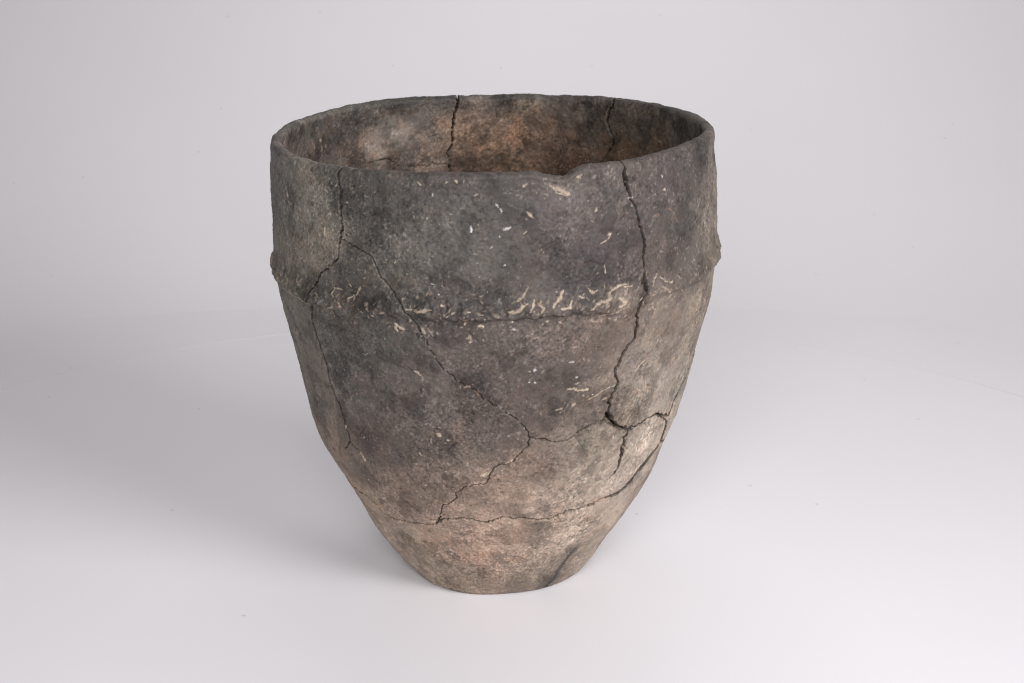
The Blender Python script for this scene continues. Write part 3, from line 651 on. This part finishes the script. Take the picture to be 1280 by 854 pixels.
def jag(pts, step=2.2, amp=0.5, seed=0):
    """break a crack into short uneven steps"""
    rs = random.Random(seed)
    pts = unwrap(pts)
    out = [pts[0]]
    for a, b in zip(pts[:-1], pts[1:]):
        r = local_radius(a[0], a[1])
        L = math.hypot(math.radians(b[0] - a[0]) * r, b[1] - a[1])
        n = max(1, int(L / step))
        for k in range(1, n + 1):
            f = k / n
            d = (0, 0) if k == n else (rs.gauss(0, amp), rs.gauss(0, amp))
            w = a[2] + (b[2] - a[2]) * f
            out.append((a[0] + (b[0] - a[0]) * f + math.degrees(d[0] / r), a[1] + (b[1] - a[1]) * f + d[1],
                        max(0.25, w * rs.uniform(0.6, 1.4))))
    return out


def shifted(pts):
    """copies of a polyline that lie in the -180..180 range"""
    ts = [p[0] for p in pts]
    for off in (-360, 0, 360):
        if max(ts) + off > -181 and min(ts) + off < 181:
            yield [(p[0] + off,) + tuple(p[1:]) for p in pts]


# ------------------------------------------------------------------ cracks: grooves and the outline of every sherd
HIDDEN = [   # where the breaks run on round the side turned away
    ('ring_behind', 4, [(66.49, 106.5, .9), (80, 102, .7), (110, 96, .6), (150, 90, .6), (180, 84, .6), (210, 78, .5), (250, 74, .5), (290, 73, .5), (304.44, 73.5, .4)]),
    ('right_behind', 4, [(65.04, 144.9, .6), (75, 160, .5), (95, 172, .5), (120, 168, .5), (143.5, 176, .5)]),
    ('lower_middle_behind', 4, [(-165.47, 256.6, .6), (-163, 220, .5), (-168, 170, .5), (-160, 120, .5), (-155, 78.5, .5)]),
    ('lower_right_behind', 4, [(146.98, 266.5, .5), (150, 230, .5), (143, 190, .5), (148, 140, .5), (146, 90.5, .5)]),
    ('lower_left_behind', 4, [(-119.54, 277.3, .4), (-117, 230, .5), (-122, 170, .5), (-114, 120, .5), (-118, 74.5, .5)]),
]
RIM_CRACKS = ('left_vertical', 'right_vertical', 'inner_left_of_middle', 'inner_right', 'inner_far_left')
cracks = []
for i, (name, depth, pts) in enumerate(CRACKS + HIDDEN):
    pts = list(pts)
    if name in RIM_CRACKS:
        pts.insert(0, (pts[0][0], 330.0, pts[0][2]))
    cracks.append((name, depth, jag(pts, 1.7, 0.5, i)))

gap_rs = random.Random(3)
groove = np.zeros((NR, NC), np.float32)
edge_wear = np.zeros((NR, NC), np.float32)
lip_shade = np.zeros((NR, NC), np.float32)          # painted shade on the lips of the wider breaks
for name, depth, pts in cracks:
    for line in shifted(pts):
        for a, b in zip(line[:-1], line[1:]):
            if name == 'diagonal' and 141 < a[1] < 214 and gap_rs.random() < 0.42:
                continue        # this join is tight and shows only in places
            r = local_radius(a[0], a[1])
            m = math.degrees(3.0 / r)
            for bi, block in enumerate(BLOCKS):
                sl = window(min(a[0], b[0]) - m, max(a[0], b[0]) + m, min(a[1], b[1]) - 3, max(a[1], b[1]) + 3, block)
                if sl is None:
                    continue
                d, u = seg_distance(a, b, sl, r)
                w = np.maximum(0.25, 0.54 * (a[2] + (b[2] - a[2]) * u))
                dd = depth if bi != 1 else min(depth, 4.0)
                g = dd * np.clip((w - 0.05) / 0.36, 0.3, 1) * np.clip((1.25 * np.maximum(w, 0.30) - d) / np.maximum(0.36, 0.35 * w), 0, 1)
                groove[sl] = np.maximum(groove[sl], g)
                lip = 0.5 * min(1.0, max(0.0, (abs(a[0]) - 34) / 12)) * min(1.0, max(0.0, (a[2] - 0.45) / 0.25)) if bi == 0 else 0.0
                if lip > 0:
                    lip_shade[sl] = np.maximum(lip_shade[sl], 1 - smooth(1.25 * w + 0.4 * lip, 1.25 * w + 1.2 * lip, d))
                edge_wear[sl] = np.maximum(edge_wear[sl], np.exp(-(d / 1.2) ** 2) * np.clip(w / 0.5, 0.2, 1))

# sherds: flood the unrolled wall between the cracks
GX, GZ = 1800, 660
bar = np.zeros((GX, GZ), bool)
for name, depth, pts in cracks:
    for a, b in zip(pts[:-1], pts[1:]):
        n = int(max(abs(b[0] - a[0]) * 5, abs(b[1] - a[1]) * 2) * 2) + 2
        f = np.linspace(0, 1, n)
        x = ((a[0] + (b[0] - a[0]) * f + 180) * 5).astype(int) % GX
        y = np.clip(((a[1] + (b[1] - a[1]) * f) * 2).astype(int), 0, GZ - 1)
        for ox in (0, 1):
            for oy in (0, 1):
                bar[(x + ox) % GX, np.clip(y + oy, 0, GZ - 1)] = True
lab = np.where(bar, -1, 0).astype(np.int32)
n_lab = 0
sizes = {}
flat = lab.ravel()
for s in range(0, GX * GZ, 977):
    if flat[s] != 0:
        continue
    n_lab += 1
    flat[s] = n_lab
    stack = [s]
    cnt = 0
    while stack:
        q = stack.pop()
        cnt += 1
        x, y = divmod(q, GZ)
        for nq in (((x + 1) % GX) * GZ + y, ((x - 1) % GX) * GZ + y):
            if flat[nq] == 0:
                flat[nq] = n_lab
                stack.append(nq)
        if y > 0 and flat[q - 1] == 0:
            flat[q - 1] = n_lab
            stack.append(q - 1)
        if y < GZ - 1 and flat[q + 1] == 0:
            flat[q + 1] = n_lab
            stack.append(q + 1)
    sizes[n_lab] = cnt
lab = flat.reshape(GX, GZ)
lab[lab == -1] = 0
for k, c in sizes.items():
    if c < 1500:
        lab[lab == k] = 0
for _ in range(400):
    z0 = lab == 0
    if not z0.any():
        break
    for ax, sh in ((0, 1), (0, -1), (1, 1), (1, -1)):
        nb = np.roll(lab, sh, axis=ax)
        lab = np.where(lab == 0, nb, lab)
VLAB = lab[((TD + 180) * 5).astype(int)[None, :] % GX, np.clip((ZN * 2).astype(int), 0, GZ - 1)]
base_label = lab[900, 20]

# ------------------------------------------------------------------ relief
P = BASE
disp = np.zeros((NR, NC), np.float32)          # metres along the normal
lump = fbm(P, 26, 3, 1)
mid = fbm(P, 150, 3, 11)
fine = fbm(P, 520, 3, 21, 0.6)
streak = fbm(P, 160, 3, 31, 0.6, (1, 1, 3.2))
disp += 0.0010 * lump + 0.00062 * mid + 0.00030 * fine + 0.00015 * streak
is_out = (kind == 1)[:, None]
is_rim = (kind == 2)[:, None]
is_in = (kind == 3)[:, None]

# raised cordon round the belly: swells downwards and ends in an undercut lower edge
co_t = np.array([c[0] for c in CORDON])
co_z = np.array([c[1] for c in CORDON])
co_t = np.concatenate([[-180, -140, -100], co_t, [100, 140, 180]])
co_z = np.concatenate([[222, 221, 220], co_z, [227, 224, 222]])
cz = np.interp(TD, co_t, co_z)[None, :]
hgt = ZN - cz + 2.3 * fbm(P, 55, 3, 41) + 1.8 * fbm(P, 210, 2, 43)
thick = 17 + 3 * fbm(P, 30, 2, 45)
up = smooth(-0.8, 1.6 + 5.0 * smooth(-0.1, 0.5, fbm(P, 60, 2, 47)), hgt) * (1 - smooth(2.5, thick, hgt))
side_gain = 0.95 + 0.05 * smooth(45, 80, np.abs(TD))[None, :]
cord_amp = (0.0029 + 0.0026 * fbm(P, 48, 3, 51) + 0.0012 * fbm(P, 170, 2, 53)).clip(0.0004, 0.0055) * side_gain
nub = smooth(0.15, 0.5, fbm(P, 150, 2, 55)) * (0.0011 + 0.0005 * smooth(40, 70, np.abs(TD))[None, :]) * np.exp(-((hgt - 6) / 5) ** 2)
disp += np.where(is_out, up * cord_amp + nub, 0)
# slight hollow under the cordon
disp -= np.where(is_out, 0.0004 * np.exp(-((hgt + 3) / 2.5) ** 2), 0)
# lip: uneven, a shallow smoothed band below it
disp += np.where(is_rim, 0.0007 * fbm(P, 70, 3, 61), 0)
depth_below = (top[None, :] * 1000 - ZN)
disp -= np.where(is_out, 0.0005 * np.exp(-((depth_below - 9) / 5) ** 2), 0)

# every sherd sits a touch higher or lower than its neighbours
offs = {}
rs = random.Random(5)
for k in np.unique(VLAB):
    offs[int(k)] = rs.uniform(-0.35, 0.35)
offs[int(base_label)] = 0.45
for k, v in offs.items():
    disp += np.where((VLAB == k) & is_out, v * 0.001, 0).astype(np.float32)


def polygon_mask(poly, sl, soft):
    """signed distance (mm) to a polygon on the wall, positive inside"""
    r = local_radius(poly[0][0], poly[0][1])
    t = np.broadcast_to(TD[sl[1]][None, :], ZN[sl].shape)
    x = np.radians(t) * r
    y = ZN[sl] * 1.08
    inside = np.zeros(x.shape, bool)
    dist = np.full(x.shape, 1e9)
    pts = [(math.radians(p[0]) * r, p[1] * 1.08) for p in poly]
    for (x0, y0), (x1, y1) in zip(pts, pts[1:] + pts[:1]):
        c = ((y0 > y) != (y1 > y)) & (x < (x1 - x0) * (y - y0) / (y1 - y0 + 1e-12) + x0)
        inside ^= c
        u = np.clip(((x - x0) * (x1 - x0) + (y - y0) * (y1 - y0)) / ((x1 - x0) ** 2 + (y1 - y0) ** 2), 0, 1)
        dist = np.minimum(dist, np.hypot(x - x0 - u * (x1 - x0), y - y0 - u * (y1 - y0)))
    return np.where(inside, dist, -dist)


chip_mask = np.zeros((NR, NC), np.float32)
for poly, deep, slope in ((CHIP, 3.9, 0.7), (CHIP_SMALL, 3.9, 0.7), (RIM_SPALL, 1.0, 3.0)):
    ts = [p[0] for p in poly]; zs = [p[1] for p in poly]
    sl = window(min(ts) - 2, max(ts) + 2, min(zs) - 3, max(zs) + 3, BLOCKS[0])
    sd = polygon_mask(poly, sl, 1) + 0.6 * mid[sl]
    m = smooth(-0.2, slope, sd)
    if deep > 2:       # the break is deepest under its upper edge and runs out downwards
        zz = (ZN[sl] - min(zs)) / (max(zs) - min(zs))
        m = m * (0.35 + 0.65 * smooth(0.0, 0.85, zz))
    chip_mask[sl] = np.maximum(chip_mask[sl], smooth(-0.2, slope, sd))
    disp[sl] -= m * deep * 0.001 * (1 + 0.35 * mid[sl])
crumb = fbm(P, 300, 3, 65, 0.6)
disp += chip_mask * (0.0008 * fine + 0.0012 * crumb)

for t, z, rad, dep in PITS:
    r = local_radius(t, z)
    m = math.degrees((rad + 2) / r)
    sl = window(t - m, t + m, z - rad - 2, z + rad + 2, BLOCKS[0])
    d, _ = seg_distance((t, z), (t + 0.01, z), sl, r)
    d = d * (1 + 0.35 * fine[sl])
    disp[sl] -= 0.001 * dep * (1 - smooth(rad * 0.45, rad * 1.1, d))
hole = np.zeros((NR, NC), bool)
hole |= (groove > 2.4) & is_out
for t, z, rad, dep in PITS:
    if dep < 5:
        continue
    r = local_radius(t, z)
    m = math.degrees((rad + 2) / r)
    sl = window(t - m, t + m, z - rad - 2, z + rad + 2, BLOCKS[0])
    d, _ = seg_distance((t, z), (t + 0.01, z), sl, r)
    hole[sl] |= d * (1 + 0.45 * fine[sl] + 0.3 * mid[sl]) < rad * 0.62
# many small accidental pits
for k in range(420):
    t = rs.uniform(-95, 95); z = rs.uniform(8, 300); rad = rs.uniform(0.5, 1.3)
    r = local_radius(t, z)
    m = math.degrees((rad + 1.5) / r)
    sl = window(t - m, t + m, z - rad, z + rad, BLOCKS[0])
    if sl is None:
        continue
    d, _ = seg_distance((t, z), (t + rs.uniform(-1, 1), z + rs.uniform(-1, 1)), sl, r)
    disp[sl] -= 0.001 * rs.uniform(0.25, 0.7) * (1 - smooth(rad * 0.3, rad, d))

# ------------------------------------------------------------------ colour of the clay
def tone_map(samples, gain):
    """spread measured clay tones over the wall"""
    nt, nz = 361, 160
    t = np.radians(np.linspace(-180, 180, nt))[:, None]
    z = np.linspace(0, 325, nz)[None, :]
    acc = np.zeros((nt, nz, 3))
    wsum = np.zeros((nt, nz, 1))
    for s in samples:
        dt = np.abs((t - math.radians(s[0]) + np.pi) % (2 * np.pi) - np.pi) * 125
        d2 = dt ** 2 + (z - s[1]) ** 2
        w = (1.0 / (d2 + 40.0) ** 1.9)[..., None]
        acc += w * (np.array(s[2:5]) / 1000.0) * gain
        wsum += w
    return acc / wsum


def look_up(field, td, zmm):
    nt, nz = field.shape[:2]
    x = np.clip((td + 180) / 360 * (nt - 1), 0, nt - 1.001)
    y = np.clip(zmm / 325 * (nz - 1), 0, nz - 1.001)
    xi = x.astype(int); yi = y.astype(int)
    fx = (x - xi)[..., None]; fy = (y - yi)[..., None]
    return (field[xi, yi] * (1 - fx) + field[xi + 1, yi] * fx) * (1 - fy) + (field[xi, yi + 1] * (1 - fx) + field[xi + 1, yi + 1] * fx) * fy


behind = [(180 - s[0] if s[0] > 0 else -180 - s[0], s[1], s[2], s[3], s[4]) for s in OUTER_COLOURS if abs(s[0]) < 75]
warp_a = fbm(P, 90, 3, 71)
warp_b = fbm(P, 90, 3, 75)
tdw = np.clip(TD[None, :] + 3.6 * warp_a, -180, 180)
zw = np.clip(ZN + 7.0 * warp_b, 0, 322)
GAIN_OUT, GAIN_IN = 1.0, 1.0
colour = look_up(tone_map(OUTER_COLOURS + behind, GAIN_OUT), tdw, zw)
inner_low = [(t, 60.0, 110, 80, 60) for t in range(-180, 180, 30)]
cin = look_up(tone_map(INNER_COLOURS + inner_low, GAIN_IN), tdw, zw)
w_in = np.where(is_in, 1.0, np.where(is_rim, np.linspace(0, 1, NR)[:, None] * 0, 0.0))
w_in[rim_rows] = np.linspace(0, 1, len(rim_rows))[:, None] * 0.6
colour = colour * (1 - w_in[..., None]) + cin * w_in[..., None]
del cin
# blotches, smoke clouds and the grain of the paste
blotch = fbm(P, 45, 4, 81, 0.6)
grain = fbm(P, 900, 2, 91, 0.7)
soot = smooth(0.05, 0.45, fbm(P, 75, 4, 95, 0.6))
scuff = smooth(0.12, 0.3, fbm(P, 170, 5, 83, 0.68)) * smooth(-0.25, 0.35, fbm(P, 28, 2, 87))
sooty = smooth(0.08, 0.26, fbm(P, 58, 5, 89, 0.62))
# worn, smoothed patches carry less grain than the rough ones
worn = 0.45 + 0.85 * smooth(-0.35, 0.35, fbm(P, 34, 3, 161))
colour *= (1 + 0.42 * blotch + worn * (0.32 * fine + 0.16 * mid + 0.50 * grain + 0.9 * np.maximum(grain - 0.3, 0)))[..., None]
hue = fbm(P, 640, 2, 151, 0.7)[..., None]
colour *= 1 + hue * np.array([0.06, -0.01, -0.05])
colour *= (1 - 0.15 * soot)[..., None] * (1 - 0.34 * sooty)[..., None]
colour = colour * (1 + 0.34 * scuff)[..., None]
# rusty and sooty mottling of the inside
rust = smooth(0.02, 0.28, fbm(P, 95, 5, 141, 0.7))
murk = smooth(0.0, 0.25, fbm(P, 70, 5, 145, 0.68))
k_in = np.where(is_in, 1.0, 0.0)
colour *= 1 + (k_in * rust)[..., None] * np.array([0.20, 0.09, 0.0])
colour *= (1 - 0.42 * k_in * murk)[..., None]
colour *= np.array([1.075, 1.015, 0.95])
warm = smooth(0.0, 0.6, fbm(P, 110, 4, 101, 0.65))[..., None]
colour *= 1 + warm * np.array([0.08, 0.0, -0.05])
low = smooth(120, 40, ZN)[..., None] * smooth(0.1, 0.5, fbm(P, 60, 4, 105, 0.6))[..., None]
colour *= 1 + low * np.array([0.04, 0.0, -0.03])
# tiny light grains all through the surface
grit = smooth(0.42, 0.62, value_noise(P[..., 0], P[..., 1], P[..., 2], 760, 111)) * smooth(-0.2, 0.5, blotch + mid)
colour += grit[..., None] * np.array([0.075, 0.062, 0.052])
dark_grit = smooth(0.5, 0.75, value_noise(P[..., 0], P[..., 1], P[..., 2], 610, 115))
colour *= (1 - 0.35 * dark_grit)[..., None]
# worn, paler edges along some breaks
wear = (edge_wear * smooth(-0.1, 0.45, fbm(P, 140, 3, 121)))[..., None]
colour = colour * (1 - 0.42 * wear) + 0.42 * wear * np.array([0.19, 0.142, 0.105])
# broken surfaces show the paste
cm = (chip_mask * (0.6 + 0.4 * mid))[..., None].clip(0, 1)
colour = colour * (1 - 0.75 * cm) + 0.75 * cm * np.array([0.155, 0.128, 0.103]) * (1 + 0.8 * fine[..., None] + 1.3 * crumb[..., None]).clip(0.25, 2.2)

# shade inside the breaks painted into the colour, darker with groove depth
crack_shade = np.maximum(smooth(0.1, 0.9, groove), lip_shade)[..., None]
colour = colour * (1 - 0.85 * crack_shade) + 0.85 * crack_shade * np.array([0.034, 0.028, 0.023])

TONES = {'t': np.array([0.31, 0.248, 0.187]), 'w': np.array([0.33, 0.31, 0.30]), 'o': np.array([0.23, 0.14, 0.095])}
fray = fbm(P, 1000, 2, 131, 0.6)
tatter = fbm(P, 420, 2, 135)


def fleck(block, width, tone, pts, relief, strength=0.9, bright=1.0):
    """an uneven pale streak: wandering middle line, tapered ends, frayed edges"""
    pts = unwrap(pts)
    shade = rs.uniform(0.68, 1.12) * bright
    if len(pts) > 1 and width > 0.45:
        fuller = [pts[0]]
        for a, b in zip(pts[:-1], pts[1:]):
            r = local_radius(a[0], a[1])
            dx = rs.gauss(0, 0.35 * width)
            dz = rs.gauss(0, 0.35 * width)
            fuller += [((a[0] + b[0]) / 2 + math.degrees(dx / r), (a[1] + b[1]) / 2 + dz), b]
        pts = fuller
    for line in shifted(pts):
        r = local_radius(line[0][0], line[0][1])
        m = math.degrees((width + 2) / r)
        ts = [p[0] for p in line]; zs = [p[1] for p in line]
        sl = window(min(ts) - m, max(ts) + m, min(zs) - width - 1, max(zs) + width + 1, block)
        if sl is None:
            continue
        d = None
        n = len(line) - 1
        for q, (a, b) in enumerate(zip(line[:-1], line[1:])):
            dd, u = seg_distance(a, b, sl, r)
            v = (q + u) / n
            taper = 0.45 + 0.55 * np.sin(np.pi * np.clip(v, 0.02, 0.98)) ** 0.6
            dd = dd / (width * taper)
            d = dd if d is None else np.minimum(d, dd)
        amp = min(1.0, 0.5 / width + 0.35) if width > 0.5 else 0.35
        d = d + amp * (0.9 * fray[sl] + 1.0 * tatter[sl]) + 0.12
        k = 1 - smooth(0.55, 1.35, d)
        kk = (k * strength * rs.uniform(0.75, 1.0) * (0.85 + 0.5 * grain[sl])).clip(0, 1)[..., None]
        colour[sl] = colour[sl] * (1 - kk) + kk * TONES[tone] * shade * (1 + 0.35 * fine[sl][..., None] + 0.25 * tatter[sl][..., None])
        disp[sl] += k * relief


for w, tone, pts in FLECKS:
    fleck(BLOCKS[0], w * 1.12, tone, pts, 0.00045 if tone != 'o' else 0.0, 0.95 if tone != 'o' else 0.6, 1.28)
# smoke stain at the foot
TONES['s'] = np.array([0.036, 0.033, 0.033])
for w, st in ((3.6, 0.5), (2.4, 0.65), (1.3, 0.6)):
    fleck(BLOCKS[0], w, 's', SMOKE_STAIN, 0.0, st)
for w, tone, pts in INNER_FLECKS:
    fleck(BLOCKS[2], w, tone, pts, 0.0001, 0.6)
# crumbs of the same crust caught along the cordon
for k in range(230):
    t = rs.uniform(-80, 62)
    z = float(np.interp(t, co_t, co_z)) + rs.triangular(-9, 17, 5)
    w = rs.uniform(0.35, 0.95)
    L = rs.uniform(0.4, 3.6)
    a = rs.gauss(0.6, 0.9)
    r = local_radius(t, z)
    fleck(BLOCKS[0], w, rs.choice('tttto'), [(t, z), (t + math.degrees(L * math.cos(a) / r), z + L * math.sin(a))], 0.00035, rs.uniform(0.25, 0.85))
# loose scatter of small straw coloured nicks and grains nobody could map one by one
for k in range(3600):
    t = rs.uniform(-105, 105)
    z = rs.uniform(4, 308)
    near = math.exp(-((z - 228) / 16) ** 2)
    if rs.random() > 0.45 + 0.55 * near:
        continue
    w = rs.choice([0.28, 0.3, 0.34, 0.4, 0.5])
    L = rs.uniform(0.2, 2.4) if rs.random() < 0.35 + 0.4 * near else 0.15
    a = rs.uniform(0, math.pi)
    r = local_radius(t, z)
    tone = 't' if z > 190 or rs.random() < 0.35 else rs.choice('tww')
    fleck(BLOCKS[0], w, tone, [(t, z), (t + math.degrees(L * math.cos(a) / r), z + L * math.sin(a))], 0.00006, rs.uniform(0.35, 0.95), 1.0 if tone == 'o' else 1.3 if rs.random() < 0.3 else 1.0)
for k in range(900):
    t = rs.uniform(100, 265)
    t = t - 360 if t > 180 else t
    zz = rs.uniform(240, 311)
    fleck(BLOCKS[2], rs.choice([0.3, 0.4, 0.5]), 't', [(t, zz), (t + 0.2, zz + 0.2)], 0.0, rs.uniform(0.2, 0.6))
colour = np.clip(colour, 0.008, 0.7)

# ------------------------------------------------------------------ final shape
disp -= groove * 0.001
disp[kind == 0] = 0
disp[kind == 4] *= 0.5
foot_hold = smooth(0.0, 4.0, ZN)
disp = np.where(is_out, disp * (0.25 + 0.75 * foot_hold), disp)
POS = BASE + NORMAL * disp[..., None]
POS[..., 2] = np.maximum(POS[..., 2], 0.0002)
NRM = grid_normals(POS)
NRM[0] = (0, 0, -1)
NRM[-1] = (0, 0, 1)

# ------------------------------------------------------------------ cut into sherds and their parts
POSf = POS.reshape(-1, 3).astype(np.float32)
NRMf = NRM.reshape(-1, 3).astype(np.float32)
COLf = np.concatenate([colour.reshape(-1, 3), np.ones((NR * NC, 1))], 1).astype(np.float32)
ii = np.arange(NR - 1)[:, None]
jj = np.arange(NC)[None, :]
j2 = (jj + 1) % NC
qhole = hole[:-1] & hole[1:] & np.roll(hole, -1, 1)[:-1] & np.roll(hole, -1, 1)[1:]     # open gaps between sherds
QUADS = np.stack([ii * NC + jj, ii * NC + j2, (ii + 1) * NC + j2, (ii + 1) * NC + jj], -1)     # outward facing
qlab = VLAB[:-1, :].copy()
qlab[(kind[:-1] == 0) | (kind[1:] == 4)] = base_label
# which part of its sherd a face belongs to: 0 wall, 1 rim, 2 cordon
qpart = np.zeros((NR - 1, NC), np.int8)
qpart[np.isin(np.arange(NR - 1), rim_rows)] = 1
near_top = (depth_below[:-1] < 5.0) & (is_out[:-1] | is_in[:-1])
qpart[near_top] = 1
qpart[(is_out[:-1]) & (hgt[:-1] > -1.0) & (hgt[:-1] < 14.0)] = 2
qpart[is_in[:-1][:, 0] & True] = np.where(near_top, 1, 0)[is_in[:-1][:, 0] & True]


def build_mesh(name, quads):
    used, inv = np.unique(quads.ravel(), return_inverse=True)
    me = bpy.data.meshes.new(name)
    nf = len(quads)
    me.vertices.add(len(used))
    me.vertices.foreach_set('co', POSf[used].ravel())
    me.loops.add(nf * 4)
    me.loops.foreach_set('vertex_index', inv.astype(np.int32).ravel())
    me.polygons.add(nf)
    me.polygons.foreach_set('loop_start', np.arange(0, nf * 4, 4, dtype=np.int32))
    me.polygons.foreach_set('loop_total', np.full(nf, 4, np.int32))
    me.update(calc_edges=True)
    at = me.attributes.new('clay_colour', 'FLOAT_COLOR', 'POINT')
    at.data.foreach_set('color', COLf[used].ravel())
    me.polygons.foreach_set('use_smooth', np.ones(nf, bool))
    me.normals_split_custom_set_from_vertices(NRMf[used])
    me.materials.append(CLAY)
    return me


vessel = bpy.data.objects.new('clay_vessel', None)
vessel.empty_display_size = 0.1
vessel['label'] = 'mended dark grey brown clay vessel with raised cordon and cracked sherds'
vessel['category'] = 'vessel'
col.objects.link(vessel)


def add_part(name, quads, parent, label=None):
    o = bpy.data.objects.new(name, build_mesh(name, quads))
    col.objects.link(o)
    o.parent = parent
    if label:
        o['label'] = label
    return o


def build_shade_liner():
    # black shell added inside the wall so open breaks read as deep shade
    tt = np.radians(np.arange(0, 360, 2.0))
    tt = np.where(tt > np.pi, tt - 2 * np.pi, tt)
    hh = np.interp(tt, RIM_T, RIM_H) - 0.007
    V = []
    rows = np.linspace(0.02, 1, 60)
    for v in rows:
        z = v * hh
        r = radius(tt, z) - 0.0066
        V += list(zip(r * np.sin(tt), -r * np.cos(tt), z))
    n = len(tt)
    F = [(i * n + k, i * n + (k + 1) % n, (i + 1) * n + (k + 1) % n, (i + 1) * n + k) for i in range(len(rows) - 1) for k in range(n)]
    me = bpy.data.meshes.new('shade_liner')
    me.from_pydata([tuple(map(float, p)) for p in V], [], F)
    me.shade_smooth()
    me.materials.append(SHADE_LINER)
    o = bpy.data.objects.new('shade_liner', me)
    o['label'] = 'added black liner inside the wall that darkens the open breaks'
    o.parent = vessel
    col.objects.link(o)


build_shade_liner()
SPECIAL = {int(base_label): 'light brown foot sherd with a dark smoke stain'}
frag = int(lab[int((48 + 180) * 5), int(112 * 2)])
SPECIAL.setdefault(frag, 'small pale tan sherd low on the right side')
for k in sorted(offs):
    m = (qlab == k) & ~qhole
    if not m.any():
        continue
    name = 'foot_sherd' if k == base_label else 'sherd'
    sh = add_part(name, QUADS[m & (qpart == 0)], vessel, SPECIAL.get(k))
    for pk, pn in ((1, 'rim'), (2, 'cordon')):
        mm = m & (qpart == pk)
        if mm.sum() > 150:
            add_part(pn, QUADS[mm], sh)
        elif mm.any():
            pass
print('sherds', len(offs), 'quads', QUADS.shape[0] * QUADS.shape[1])
